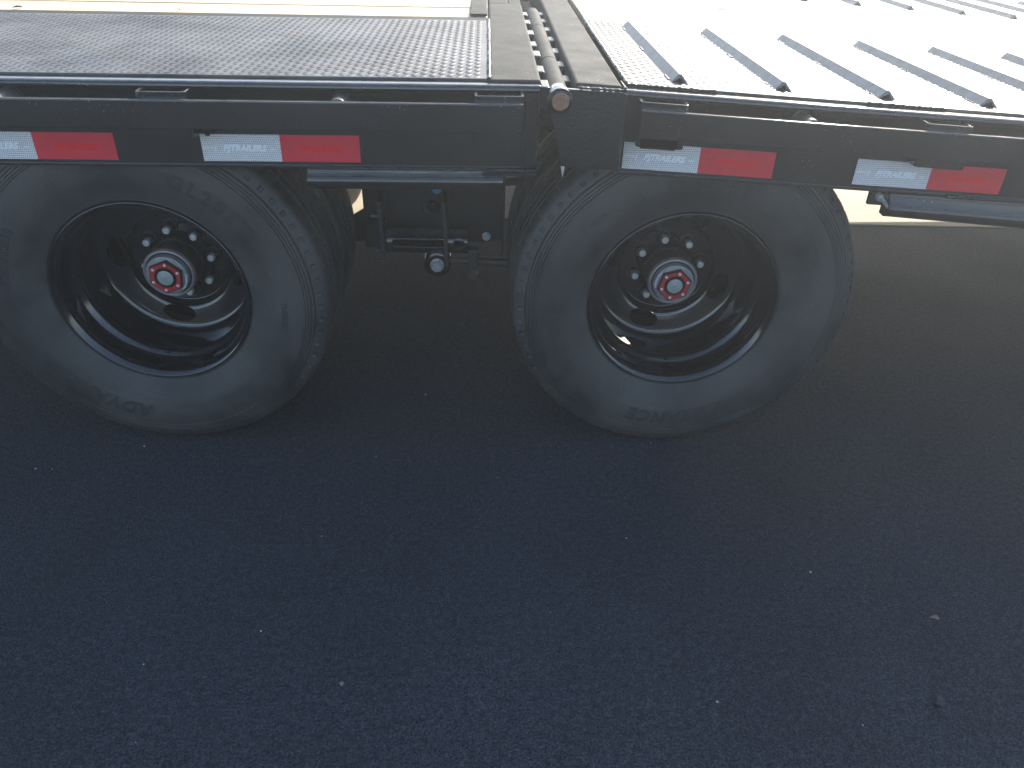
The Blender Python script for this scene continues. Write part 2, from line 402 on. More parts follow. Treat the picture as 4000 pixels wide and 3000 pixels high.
# hinge barrel
HX, HZ, HR = .8895, .8700, .0212
def knuckle(y0, y1):
    pr = [(y0,.012),(y0,HR-.002),(y0+.002,HR),(y1-.002,HR),(y1,HR-.002),(y1,.012)]
    obj('hinge_knuckle', lathe(bmesh.new(), pr, 40, (HX,0,HZ)), M_plate, TR, smooth=40)
for a_, b_ in ((-.058,.2035),(.2055,.6355),(.6375,.952),(1.42,1.72),(1.722,2.10),(2.102,2.42)): knuckle(a_, b_)
for a_, b_ in ((-.13,.955),(1.418,2.43)):
    pin = obj('hinge_pin', lathe(bmesh.new(), [(a_,0),(a_,.0165),(a_+.002,.0185),(-.060 if a_ < 0 else a_+.003,.0185),(-.059 if a_ < 0 else a_+.004,.0140),(b_,.0140),(b_,0)], 40, (HX,0,HZ+.004)), M_black, TR, smooth=40)
    if a_ < 0:
        bm = lathe(bmesh.new(), [(-.1312,0),(-.1312,.0155),(-.1298,.0162)], 36, (HX,0,HZ+.004))
        link('pin_face', finish(bm, 'pin_face', M_bronze), pin)
        obj('pin_collar', lathe(bmesh.new(), [(-.122,.0195),(-.124,.0205),(-.122,.0235),(-.100,.024),(-.098,.019)], 40, (HX,0,HZ+.003)), M_blackrough, TR, smooth=40)
for y0 in (-.062,.085,.235,.375,.52,.70,.86):      # lugs on the front side of the hinge
    bm = box(.8560, .874, y0, y0+.062, .845, .884+random.uniform(-.002,.003), bev=.003)
    obj('hinge_lug', bm, M_weld, TR)
for y0 in (.02,.165,.305,.46,.60,.77,.90):
    bm = box(.906, .9235, y0, y0+.055, .845, .880+random.uniform(-.002,.003), bev=.003)
    obj('hinge_lug', bm, M_weld, TR)

# ---- rub rails, stake pockets, pipe spools
def rub_rail(x0, x1, T, side=0):
    TT = T if not side else (lambda v: T(mir(v)))
    bm = bmesh.new()
    addbox(bm, x0, x1, -.1265, -.1145, .8075, .8605, bev=.0026, seg=3)
    return obj('rub_rail', bm, M_black, TR, TT)
rub_rail(LX0, .822, LEFT); rub_rail(1.043, RX1, RIGHT); rub_rail(LX0, .822, LEFT, 1); rub_rail(1.043, RX1, RIGHT, 1)
def pocket(x0, T, side=0, wdt=.093, flare=.0):
    TT = T if not side else (lambda v: T(mir(v)))
    th = .0062; x1 = x0+wdt; zt, zb = .8725, .788
    # U of bent plate: front wall between two side walls that turn in to the channel, outline seen from above
    outer = [(x0+.012,-.0562),(x0,-.0562),(x0,-.108),(x0+.004,-.1125),(x0+.009,-.1145),(x1-.009,-.1145),(x1-.004,-.1125),(x1,-.108),(x1,-.0562),(x1-.012,-.0562)]
    outer = [(x0,-.0562),(x0,-.107),(x0+.002,-.1115),(x0+.007,-.1145),(x1-.007,-.1145),(x1-.002,-.1115),(x1,-.107),(x1,-.0562)]
    inner = [(x0+th,-.0562),(x0+th,-.1065),(x0+th+.001,-.109),(x0+th+.004,-.1103),(x1-th-.004,-.1103),(x1-th-.001,-.109),(x1-th,-.1065),(x1-th,-.0562)]
    bm = bmesh.new(); n = len(outer)
    lv = {}
    for k, z in (('b', zb), ('t', zt)):
        lv[k] = ([bm.verts.new((x, y, z)) for x, y in outer], [bm.verts.new((x, y, z)) for x, y in inner])
    (ob, ib), (ot, it) = lv['b'], lv['t']
    for i in range(n-1):
        bm.faces.new((ob[i], ob[i+1], ot[i+1], ot[i])); bm.faces.new((ib[i], it[i], it[i+1], ib[i+1]))
        bm.faces.new((ot[i], ot[i+1], it[i+1], it[i])); bm.faces.new((ob[i], ib[i], ib[i+1], ob[i+1]))
    for i in (0, n-1): bm.faces.new((ob[i], ot[i], it[i], ib[i]))
    bmesh.ops.recalc_face_normals(bm, faces=bm.faces)
    es = [e for e in bm.edges if len(e.link_faces) == 2 and e.calc_face_angle(0) > 1.2]
    bmesh.ops.bevel(bm, geom=es, offset=.0014, segments=2, affect='EDGES', profile=.5)
    return obj('stake_pocket', bm, M_black, TR, TT)
for x in (-2.99,-2.37,-1.75,-1.13,-.51,.109,.730): pocket(x, LEFT)
for x in (1.042,1.600,2.19,2.78): pocket(x, RIGHT)
for x in (-2.4,-1.1,.1,.73): pocket(x, LEFT, 1)
for x in (1.042,1.6,2.2,2.8): pocket(x, RIGHT, 1)
def spool(x, T):
    # short pipe welded across the gap between channel and rub rail, its top just above the rail
    bm = lathe(bmesh.new(), [(-.1149,.010),(-.1149,.0175),(-.0562,.0175),(-.0562,.010)], 36, (x,0,.8462))
    s = obj('pipe_spool', bm, M_spool, TR, T, smooth=40)
    bm = bmesh.new(); pr = None
    for i in range(25):
        a = 2*pi*i/24; cyr = .0195
        ring = [bm.verts.new((x+(cyr+.0028*cos(b_))*cos(a), -.0570-.0028*abs(sin(b_)), .8462+(cyr+.0028*cos(b_))*sin(a))) for b_ in (0, pi/3, 2*pi/3, pi)]
        if pr:
            for k in range(3): bm.faces.new((pr[k], pr[k+1], ring[k+1], ring[k]))
        pr = ring
    for v in bm.verts: v.co = Vector(T(tuple(v.co)))
    link('spool_weld', finish(bm, 'spool_weld', M_weld, 60), s)
for x in (-2.0,-1.36,-.76,-.144,.477): spool(x, LEFT)
for x in (1.376,1.93,2.5): spool(x, RIGHT)

# rub rail end return on ramp section: bent plate under the rail
def lip(x0, x1, T):
    bm = extr_y(bmesh.new(), [(x0,.806),(x0,.797),(x0+.004,.790),(x0+.012,.786),(x1-.006,.786),(x1-.002,.788),(x1,.792),(x1,.806)], -.1145, -.1105)
    return obj('rail_lip', bm, M_black, TR, T)
lip(1.040, 1.122, RIGHT)
obj('side_marker_housing', box(.128, .197, -.0885, -.0565, .7825, .806, bev=.004), M_black, TR, LEFT)
bm = bmesh.new(); cyl_along(bm, (.212,-.060,.795), (.218,-.082,.788), .009, 16, r1=.005); addbox(bm, .2, .226, -.066, -.056, .784, .806, bev=.003)
obj('cable_grommet', bm, M_nut, TR, LEFT)
bm = bmesh.new(); addbox(bm, 1.655, 1.72, -.085, -.0565, .7775, .799, bev=.006); obj('side_marker_housing', bm, M_black, TR, RIGHT)

# ---- bolster tubes under the rail (half pipe with curved fillet)
def bolster(x0, x1, T):
    pr = []
    cy, cz, r = -.0460, .6905, .0235
    pr += [(-.030,.7130),(-.0545,.7130),(-.0555,.7105),(-.0560,.7085)]
    for k in range(6): a = radians(10+k*14); pr.append((-.0560-.0035*(1-cos(a))*1.2+.0, .7085-.0055*sin(a)))
    for k in range(13):
        a = radians(128+k*13); pr.append((cy+r*cos(a)*1.0, cz+r*sin(a)*.82))
    pr += [(-.030,.672)]
    return obj('bolster_tube', extr_x(bmesh.new(), pr, x0, x1, nx=30, jitter=.0001), M_black, TR, T, smooth=40)
bolster(.395, .788, LEFT); bolster(1.600, 2.75, lambda v: RIGHT((v[0], v[1], v[2]-(.009+.020*(v[0]-1.6) if v[2] < .704 else 0))))
# hanging plates behind the bolster
obj('bolster_gusset', extr_y(bmesh.new(), [(.66,.67),(.78,.67),(.722,.645)], .02, .03), M_under, TR, LEFT)
bm = box(1.575, 1.66, -.02, -.01, .675, .712, bev=.001); obj('bracket_plate', bm, M_under, TR, RIGHT)
bm = bmesh.new(); cyl_along(bm, (1.597,-.021,.716-.02), (1.604,-.060,.700-.015), .0055, 16); cyl_along(bm, (1.595,-.0205,.697), (1.597,-.030,.694), .010, 6)
obj('bracket_bolt', bm, M_zinc, TR, RIGHT)

# ---- reflective tape
def tape(x0, x1, x2, T, red=True, xw=None):
    y = -.0552; zt, zb = .7805, .7275
    r = None
    wb = box(x0, x1-.0001, y-.0006, y, zb, zt)
    r = obj('reflective_tape', wb, M_tw, TR, T, smooth=0)
    if x2: 
        bm = box(x1+.0001, x2, y-.0006, y, zb, zt)
        for v in bm.verts: v.co = Vector(T(tuple(v.co)))
        link('red_section', finish(bm, 'red_section', M_tr, 0), r)
    def words(body, size, cx, cz, material, nm, shear=.28, bold=.0006, align='CENTER', sp=1.0):
        me = text_mesh(body, size, .0001, bold, shear, 2, align, sp)
        for v in me.vertices:
            X, Y, Z = v.co
            v.co = T((cx+X, y-.0009-Z, cz+Y))
        me.materials.clear(); me.materials.append(material)
        link(nm, me, r)
    cz = (zt+zb)/2-.006
    words('PJTRAILERS', .0165, (x0+x1)/2+.006, cz, M_twl, 'printed_name', bold=.0009, sp=1.02)
    # bracket shaped emblem in front of the name
    bm = bmesh.new()
    ex = (x0+x1)/2-.0535
    for poly in ([(0,0),(.0028,0),(.0058,.0108),(.0030,.0108)], ):
        vs = [T((ex+a, y-.0010, cz-.0005+b_)) for a, b_ in poly]
        bm.faces.new([bm.verts.new(q) for q in vs])
    link('printed_emblem', finish(bm, 'printed_emblem', M_twl, 0), r)
    words('DOT-C2', .0052, x0+.013, cz+.004, M_twl, 'printed_code', 0, .0002)
    words('5366', .0052, x1-.016, cz+.002, M_twl, 'printed_code', 0, .0002)
    if x2: words('PJTRAILERS', .0165, (x1+x2)/2, cz, M_trl, 'printed_name', bold=.0009, sp=1.02)
    return r
tape(-.291, -.131, .0255, LEFT); tape(.193, .3475, .503, LEFT)
tape(1.029, 1.185, 1.3405, RIGHT); tape(1.5115, 1.670, 1.8285, RIGHT)
tape(-.78, -.62, -.46, LEFT); tape(2.0, 2.157, 2.313, RIGHT)

# ---- traction angle irons on the ramp
def iron(x, y0, y1):
    h, wd, th = .0165, .0165, .0035
    bm = bmesh.new()
    prof = [(-wd,.0),(-.0015,h),(.0025,h),(wd,.0),(wd-th*1.3,0),(.0005,h-th*1.4),(-wd+th*1.3,0)]
    n = 14; rings = []
    for i in range(n+1):
        y = y0+(y1-y0)*i/n
        rings.append([bm.verts.new((x+a, y+(-.012+ b_*.5 if i == 0 else 0)*(1 if a > 0 else 0), .8895+b_)) for a, b_ in prof])
    k = len(prof)
    for a, b_ in zip(rings, rings[1:]):
        for j in range(k): bm.faces.new((a[j], a[(j+1) % k], b_[(j+1) % k], b_[j]))
    bm.faces.new(rings[0]); bm.faces.new(rings[-1][::-1])
    o = obj('traction_bar', bm, M_iron, TR, RIGHT, smooth=25)
    for q in (.06, .52, .93):
        w_ = bmesh.new(); yy = y0+(y1-y0)*q; bead(w_, (x-wd,yy-.02,.890), (x-wd,yy+.02,.890), .0020)
        for v in w_.verts: v.co = Vector(RIGHT(tuple(v.co)))
        link('weld_bead', finish(w_, 'weld_bead', M_deck), o)
for i in range(17):
    x = 1.133+i*.2125+.001*random.uniform(-1,1)
    iron(x, -.003+random.uniform(-.003,.003), .656+random.uniform(-.004,.006)); iron(x+.004, 1.70, 2.36)

# ---- underside: main beams, cross members, axles, springs
for y in (.655, 1.685):
    for T, a, b_ in ((LEFT, -4.2, .758), (RIGHT, 1.013, 4.85)):
        bm = bmesh.new(); addbox(bm, a, b_, y-.05, y+.05, .858, .870); addbox(bm, a, b_, y-.004, y+.004, .622, .8575); addbox(bm, a, b_, y-.05, y+.05, .610, .6215)
        obj('main_beam', bm, M_under, TR, T)
x = -4.0
while x < 4.8:
    if not .75 < x < 1.02:
        T = LEFT if x < .9 else RIGHT
        for a, b_ in ((-.044,.60),(.71,1.63),(1.74,2.40)):
            obj('cross_member', box(x-.022, x+.022, a, b_, .772, .8535, bev=.003), M_under, TR, T)
    x += .41
for ax in (0., 1.2155):
    bm = bmesh.new(); cyl_along(bm, (ax,.17,.399), (ax,2.19,.399), .0635, 32); obj('axle_tube', bm, M_under, TR, smooth=40)
    for s in (.0, 1.0):
        y = .545 if s == 0 else 2*W-.545
        bm = bmesh.new(); cyl_along(bm, (ax,y-.065,.399), (ax,y+.03,.399), .19, 40); obj('brake_drum', bm, M_under, TR)
        # leaf spring pack : arched leaves
        yy = .66 if s == 0 else 2*W-.66
        for k in range(5):
            L_ = .50-.075*k; bm = bmesh.new(); pr = None
            for i in range(17):
                u = -1+2*i/16; xx = ax+u*L_; zz = .498-.013*k-.030*(u*L_/.50)**2
                q = [bm.verts.new((xx, yy+e, zz+f)) for e, f in ((-.038,0),(.038,0),(.038,-.011),(-.038,-.011))]
                if pr:
                    for j in range(4): bm.faces.new((pr[j], pr[(j+1) % 4], q[(j+1) % 4], q[j]))
                else: bm.faces.new(q)
                pr = q
            bm.faces.new(pr[::-1]); obj('spring_leaf', bm, M_under, TR)
# hanger between the axles
YM = .40
bm = extr_y(bmesh.new(), [(.525,.70),(.81,.70),(.81,.35),(.745,.34),(.62,.35),(.545,.36)], .47, .48); obj('hanger_plate', bm, M_under, TR)
bm = extr_y(bmesh.new(), [(.80,.70),(.808,.70),(.808,.30),(.80,.30)], .40, .62); obj('hanger_plate', bm, M_under, TR)
# raised U-shaped stiffener and nut
pts = [(.560,.62)]+[(.610+.040*cos(radians(a)), .432+.040*sin(radians(a))) for a in range(180, 361, 20)]+[(.660,.62),(.645,.62)]+[(.610+.028*cos(radians(a)), .438+.028*sin(radians(a))) for a in range(360, 179, -20)]+[(.574,.62)]
obj('stiffener_ring', extr_y(bmesh.new(), pts, .458, .470), M_under, TR)
bm = bmesh.new(); lathe(bm, [(.455,0),(.455,.012),(.459,.0185),(.470,.0195)], 24, (.612,0,.450)); lathe(bm, [(.440,0),(.440,.013),(.452,.0135),(.455,.0135)], 6, (.612,0,.450)); obj('pivot_nut', bm, M_black, TR)
bm = lathe(bmesh.new(), [(.452,0),(.452,.0125),(.46,.0130)], 24, (.622,0,.500)); obj('blue_plug', bm, M_blue, TR)
# side plates seen edge-on
def strap(x0, z0, x1, z1, nm='hanger_strap', y0=.375, y1=.47, t=.0045):
    bm = extr_y(bmesh.new(), [(x0-t,z0),(x0+t,z0),(x1+t,z1),(x1-t,z1)], y0, y1)
    return obj(nm, bm, M_strap, TR)
strap(.4725, .490, .4790, .303); strap(.6435, .492, .6500, .306)
obj('spring_pad', extr_x(bmesh.new(), [(.352,.374),(.395,.420),(.400,.416),(.357,.370)], .434, .4715), M_black, TR)
bm = bmesh.new()
for k, z in enumerate((.371,.352,.342,.332,.322,.313)):
    addbox(bm, .462+.0022*k-.006, .4745+.0022*k-.006, .372, .40, z-.0012, z+.0012)
obj('serrated_plate', bm, M_iron, TR)
bm = bmesh.new(); cyl_along(bm, (.449,.385,.449), (.470,.385,.447), .009, 16); cyl_along(bm, (.4775,.385,.452), (.486,.385,.452), .016, 6); obj('strap_bolt', bm, M_black, TR)
# cross tube with slot (outer skin cut by hand) : cylinder along x, with a slot and a round hole facing the front
def slotted_tube():
    bm = bmesh.new(); x0, x1, r, cy, cz = .484, .7075, .0335, .43, .362
    nxx, na = 150, 96; g = []
    for i in range(nxx+1):
        x = x0+(x1-x0)*i/nxx
        g.append([bm.verts.new((x, cy-r*cos(2*pi*j/na), cz+r*sin(2*pi*j/na))) for j in range(na)])
    def inside(x, j):
        a = 2*pi*j/na; a = a-2*pi if a > pi else a
        d = a*r-.0035
        s = (abs(x-.572) < .070 and abs(d) < .0095) and not (hypot(max(0, abs(x-.572)-.064), max(0, abs(d)-.0045)) > .0060)
        return s or hypot(x-.683, d) < .0145
    for i in range(nxx):
        for j in range(na):
            xm = x0+(x1-x0)*(i+.5)/nxx
            if inside(xm, j+.5 if j < na-.5 else j): continue
            bm.faces.new((g[i][j], g[i][(j+1) % na], g[i+1][(j+1) % na], g[i+1][j]))
    for v in list(bm.verts):
        if not v.link_faces: bm.verts.remove(v)
    o = obj('slotted_tube', bm, M_black, TR, smooth=60)
    md = o.modifiers.new('thickness', 'SOLIDIFY'); md.thickness = .004; md.offset = 0
slotted_tube()
# equaliser eye and big zinc bolt
bm = lathe(bmesh.new(), [(.395,.018),(.390,.022),(.390,.034),(.394,.038),(.45,.038),(.45,.018)], 36, (.623,0,.306)); obj('equaliser_eye', bm, M_black, TR, smooth=50)
def hexbolt(x, y, z, r, t=.012, ph=.2):
    bm = lathe(bmesh.new(), [(y-t,0),(y-t,r*.82),(y-t*.82,r),(y,r)], 6, (x,0,z), ph=ph)
    b2 = obj('bolt_head', bm, M_zinc, TR, smooth=25)
    w_ = lathe(bmesh.new(), [(y-.0005,r*.5),(y-.0015,r*1.12),(y+.002,r*1.14)], 28, (x,0,z)); link('washer', finish(w_, 'washer', M_zinc), b2)
hexbolt(.6225, .386, .306, .0175, .014); hexbolt(.7585, .398, .389, .0105, .009, .5)
# cam shaft and its clamp
bm = bmesh.new(); cyl_along(bm, (.645,.40,.318), (.724,.40,.314), .010, 20); cyl_along(bm, (.7245,.40,.314), (.86,.40,.311), .0135, 20); obj('brake_camshaft', bm, M_brown, TR, smooth=40)
bm = box(.708, .738, .384, .42, .290, .352, bev=.004); cyl_along(bm, (.722,.380,.278), (.722,.43,.278), .014, 20); obj('shaft_clamp', bm, M_brown, TR)
bm = box(.54, .80, .50, .62, .42, .62, bev=.01); obj('equaliser_box', bm, M_under, TR)
bm = extr_y(bmesh.new(), [(.414,.70),(.414,.486),(.415,.428),(.352,.388),(.330,.330),(.47,.335),(.56,.352),(.56,.70)], .485, .495); obj('rear_hanger_blocker', bm, M_under, TR)  # outline shaped as a blocker, hiding the sunlit ground behind

# ------------------------------------------------------------------ wheels (built round the origin, axis y, outside at y = 0)
ZC = .3992; RT = .4015
TXT = .0
def sidewall_y(r):
    P_ = [(.2195,.004),(.2235,-.004),(.232,-.0085),(.245,-.0135),(.262,-.0225),(.285,-.0300),(.315,-.0330),(.340,-.0305),(.352,-.0275)]
    for (a, b_), (c, d) in zip(P_, P_[1:]):
        if a <= r <= c: return b_+(d-b_)*(r-a)/(c-a)
    return P_[-1][1]
def tyre_mesh():
    bm = bmesh.new()
    prof = [(.040,.2060),(.018,.2070),(.008,.2110),(.004,.2195),(-.004,.2235),(-.0062,.2250),(-.0052,.2262),(-.0062,.2275),(-.0085,.2320),(-.0135,.2450),(-.0225,.2620),(-.0265,.2730),(-.0300,.2850),
            (-.0305,.2875),(-.0325,.3050),(-.0330,.3150),(-.0320,.3300),(-.0305,.3400),(-.0302,.3432),(-.0322,.3442),(-.0318,.3478),(-.0285,.3486),
            (-.0300,.3502),(-.0292,.3535),(-.0262,.3543),(-.0275,.3560),(-.0262,.3596),(-.0232,.3604),(-.0245,.3622),(-.0225,.3665),(-.0170,.3676),(-.0182,.3700),
            (-.0166,.3740),(-.0160,.3762),(-.0156,.3770),(-.0130,.3812),(-.0100,.3855),(-.0094,.3864),(-.0085,.3885),(-.0040,.3935),(.0010,.3972),(.008,.3995),(.020,.4005),(.0400,.4010),(.0415,.3925),(.0490,.3925),(.0505,.4015),
            (.072,.4018),(.0735,.3930),(.081,.3930),(.0825,.4020),(.100,.4020),(.118,.4018),(.1195,.3930),(.127,.3930),(.1285,.4015),(.150,.4012),(.1515,.3925),(.159,.3925),(.1605,.4005),
            (.183,.3998),(.193,.3985),(.199,.3950),(.203,.3850),(.206,.3700),(.210,.3450),(.213,.3150),(.210,.2850),(.204,.2500),(.200,.2250),(.180,.2070),(.160,.2060)]
    NS = 72; K = 8
    def fn(y, r, t, i):
        k = i % K
        td = math.degrees(t) % 360
        if .3766 < r < .3858 and y < 0 and k in (3, 4):     # shoulder pockets
            return y+.0028, r-.0008
        if y > .0 and r > .397:                                # sipes across the ribs
            if k == 0: return y, r-.0015
        if .2873 < r < .3402 and y < 0 and 183 < td < 270:   # flat panel that carries the maker's name
            return y-.0006, r
        return y, r
    lathe(bm, prof, NS*K, fn=fn)
    for v in bm.verts:                                        # flattened where it stands on the ground
        lim = -(ZC-.0015)
        if v.co.z < lim: v.co.z = lim
    return finish(bm, 'tyre', M_tyre, 32)
ME_tyre = tyre_mesh()

def disc_mesh():
    """wheel disc: cone from the drop well to the flat mounting face, with four hand holes"""
    bm = bmesh.new(); NA = 320
    base = [(.116,.1856),(.150,.1852),(.160,.1845),(.1655,.1825),(.1695,.1790),(.1720,.1740),(.1738,.1670),(.1760,.1560),(.1785,.1440),(.1815,.1320),(.1840,.1262),(.1880,.1226),(.1950,.1200),(.2010,.1180),(.2038,.1155),(.2045,.1110)]
    prof = []
    for (a, b_), (c, d) in zip(base, base[1:]):
        n = max(1, int(round(hypot(c-a, d-b_)/.0018)))
        for i in range(n): prof.append((a+(c-a)*i/n, b_+(d-b_)*i/n))
    prof += [(.2045,.108),(.2045,.0980),(.2045,.080),(.2045,.0600),(.2045,.05)]
    rings = [[bm.verts.new((r*cos(2*pi*i/NA), y, r*sin(2*pi*i/NA))) for i in range(NA)] for y, r in prof]
    HA = [radians(a) for a in (-100, -10, 80, 170)]; HRr, EL = .0225, 1.75
    s = [0.0]
    for (a, b_), (c, d) in zip(prof, prof[1:]): s.append(s[-1]+hypot(c-a, d-b_))
    si = min(range(len(prof)), key=lambda k: abs(prof[k][1]-.1440)); s0 = s[si]
    ins = {}
    for k, (y, r) in enumerate(prof):
        if abs(s[k]-s0) > .04: continue
        for i in range(NA):
            t = 2*pi*i/NA
            for h in HA:
                dt = (t-h+pi) % (2*pi)-pi; du = dt*.1440/EL
                if hypot(du, s[k]-s0) < HRr: ins[(k, i)] = (h, du, s[k]-s0)
    for k in range(len(prof)-1):
        for i in range(NA):
            j = (i+1) % NA
            if all(q in ins for q in ((k,i),(k,j),(k+1,i),(k+1,j))): continue
            bm.faces.new((rings[k][i], rings[k][j], rings[k+1][j], rings[k+1][i]))
    import bisect
    def at_s(q):
        k = max(0, min(len(s)-2, bisect.bisect(s, q)-1)); f = (q-s[k])/(s[k+1]-s[k]) if s[k+1] > s[k] else 0
        return prof[k][0]+(prof[k+1][0]-prof[k][0])*f, prof[k][1]+(prof[k+1][1]-prof[k][1])*f
    for (k, i), (h, du, ds) in ins.items():
        v = rings[k][i]
        if v.link_faces:
            l = hypot(du, ds) or 1; y, r = at_s(s0+ds/l*HRr); t = h+du/l*HRr*EL/.1440
            v.co = Vector((r*cos(t), y, r*sin(t)))
    for v in list(bm.verts):
        if not v.link_faces: bm.verts.remove(v)
    edges = [e for e in bm.edges if e.is_boundary and all(.120 < hypot(v.co.x, v.co.z) < .178 for v in e.verts)]
    ex = bmesh.ops.extrude_edge_only(bm, edges=edges)
    for v in ex['geom']:
        if isinstance(v, bmesh.types.BMVert): v.co.y += .009
    return finish(bm, 'wheel_disc', M_rim, 50)
def rim_mesh():
    prof = [(.012,.2150),(.004,.2192),(-.002,.2203),(-.0058,.2190),(-.0068,.2168),(-.0058,.2150),(-.0030,.2125),(.0010,.2092),(.0060,.2062),(.0110,.2043),(.018,.2032),(.028,.2026),(.046,.2018),
            (.051,.2008),(.0545,.1993),(.0575,.1970),(.0645,.1910),(.0695,.1882),(.0730,.1872),(.078,.1868),(.086,.1866),(.100,.1862),(.117,.1858)]
    return finish(lathe(bmesh.new(), prof, 192), 'steel_wheel', M_rim, 60)
ME_rim, ME_disc = rim_mesh(), disc_mesh()
ME_hub = finish(lathe(bmesh.new(), [(.2040,.0720),(.198,.0700),(.190,.0645),(.170,.0600),(.135,.0590),(.121,.0590)], 64), 'hub', M_nut, 50)
ME_rustring = finish(lathe(bmesh.new(), [(.1190,.0590),(.1186,.0620),(.1164,.0620),(.1160,.0600)], 64), 'rusty_seam', M_rust, 40)
ME_ring = finish(lathe(bmesh.new(), [(.1165,.0610),(.1120,.0608),(.1085,.0590),(.1075,.0562),(.1085,.0540),(.1125,.0530)], 64), 'cap_ring', M_grey, 30)
ME_groove = finish(lathe(bmesh.new(), [(.1095,.0538),(.1095,.0500)], 64), 'cap_groove', M_nut, 30)
ME_cap = finish(lathe(bmesh.new(), [(.1100,.0505),(.1000,.0500),(.0968,.0485),(.0962,.0465),(.0950,.0200)], 64), 'hub_cap', M_grey, 30)
ME_hexb = finish(lathe(bmesh.new(), [(.0960,.0425),(.0885,.0425),(.0870,.0410),(.0870,.0260)], 6, ph=radians(22)), 'hex_collar', M_nut, 20)
def hexring():
    bm = bmesh.new(); R_, r_, n = .0392, .0262, 48; ph = radians(22)
    def hexr(t): a = ((t-ph) % (pi/3))-pi/6; return R_*cos(pi/6)/cos(a)
    rows = []
    for y, f in ((.0868, 0), (.0855, 0), (.0855, 1), (.0868, 1)):
        rows.append([bm.verts.new(((hexr(2*pi*i/n) if not f else r_)*cos(2*pi*i/n), y, (hexr(2*pi*i/n) if not f else r_)*sin(2*pi*i/n))) for i in range(n)])
    for a, b_ in zip(rows, rows[1:]):
        for i in range(n): bm.faces.new((a[i], a[(i+1) % n], b_[(i+1) % n], b_[i]))
    return finish(bm, 'red_plate', M_red, 30)
def hexring2():
    bm = bmesh.new(); R_, r_, n = .0392, .0262, 6*12; ph = radians(22)
    def hexr(t): a = ((t-ph) % (pi/3))-pi/6; return R_*cos(pi/6)/cos(a)
    rows = []
    for y, f in ((.0868, 0), (.0853, 0), (.0853, 1), (.0868, 1)):
        row = []
        for i in range(n):
            t = ph+2*pi*i/n; rr = hexr(t) if not f else r_
            row.append(bm.verts.new((rr*cos(t), y, rr*sin(t))))
        rows.append(row)
    for a, b_ in zip(rows, rows[1:]):
        for i in range(n): bm.faces.new((a[i], a[(i+1) % n], b_[(i+1) % n], b_[i]))
    return finish(bm, 'red_plate', M_red, 30)
ME_red = hexring2()
ME_seat = finish(lathe(bmesh.new(), [(.0866,.0262),(.0872,.0205),(.0838,.0200),(.0836,.0188)], 48), 'glass_bezel', M_nut, 30)
ME_glass = finish(lathe(bmesh.new(), [(.0845,.0188),(.0838,.0176),(.0836,0)], 48), 'sight_glass', M_glass, 40)
ME_dot = finish(lathe(bmesh.new(), [(.0832,.0012),(.0830,0)], 12), 'glass_vent', M_nut, 40)
ME_screw = finish(lathe(bmesh.new(), [(.0853,.0036),(.0838,.0034),(.0828,.0022),(.0826,.0014),(.0835,.0010),(.0835,0)], 16), 'cap_screw', M_zinc, 40)
ME_plug = finish(lathe(bmesh.new(), [(.0965,.0052),(.0950,.0050),(.0945,.0034),(.0955,.0028),(.0955,0)], 16), 'fill_plug', M_grey, 30)
def smear():
    bm = bmesh.new(); pr = None
    for i in range(12):
        a = radians(20-5*i); r0 = .0435+random.uniform(-.001,.001); r1 = r0+.0025+random.uniform(0,.0022)
        q = [bm.verts.new((r*cos(a), .0942-.0012*(1 if r == r0 else 0), r*sin(a))) for r in (r0, r1)]
        if pr: bm.faces.new((pr[0], pr[1], q[1], q[0]))
        pr = q
    return finish(bm, 'sealant_smear', M_seal, 60)
ME_smear = smear()
ME_nut = finish(lathe(lathe(bmesh.new(), [(.186,.0085),(.186,.0140),(.1875,.0158),(.199,.0158)], 6), [(.199,.0145),(.1995,.0185),(.2043,.0190)], 28), 'lug_nut', M_nut, 25)
ME_stud = finish(lathe(bmesh.new(), [(.1875,.0084),(.1780,.0084),(.1770,.0078),(.1765,.0084),(.1735,.0084),(.1730,.0076),(.1732,.0063),(.1738,.0059),(.1738,0)], 24), 'wheel_stud', M_zinc, 40)
ME_studcap = finish(lathe(bmesh.new(), [(.1736,.0058),(.1731,.0052),(.1730,0)], 20), 'stud_end', M_whiteplug, 40)

def curved_text(body, size, a0, r0, ext=.0007, bold=.0, space=1.0, shear=0.0, raise_=.0004):
    me = text_mesh(body, size, ext, bold, shear, 2, 'LEFT', space)
    bm = bmesh.new(); bm.from_mesh(me)
    for _ in range(2):
        le = [e for e in bm.edges if e.calc_length() > size*.22]
        if le: bmesh.ops.subdivide_edges(bm, edges=le, cuts=1)
    bmesh.ops.triangulate(bm, faces=bm.faces)
    for v in bm.verts:
        X, Y, Z = v.co; r = r0+Y; t = radians(a0)-X/(r0+size*.35)
        v.co = Vector((r*cos(t), sidewall_y(r)-raise_-Z, r*sin(t)))
    return finish(bm, 'tyre_lettering', M_letter, 30)
TXT_A = [curved_text('ADVANCE', .046, -100, .2925, bold=.0022, space=1.18, shear=.15, raise_=.0011),
         curved_text('ST235/80R16', .0250, 176, .2930, bold=.0016, space=1.13, ext=.0012),
         curved_text('TX TR', .0150, 104, .297, bold=.0009),
         curved_text('GL285T', .043, 70, .2800, bold=.0024, space=1.42, ext=.0012),
         curved_text('TUBELESS', .0170, 0, .297, bold=.0006)]

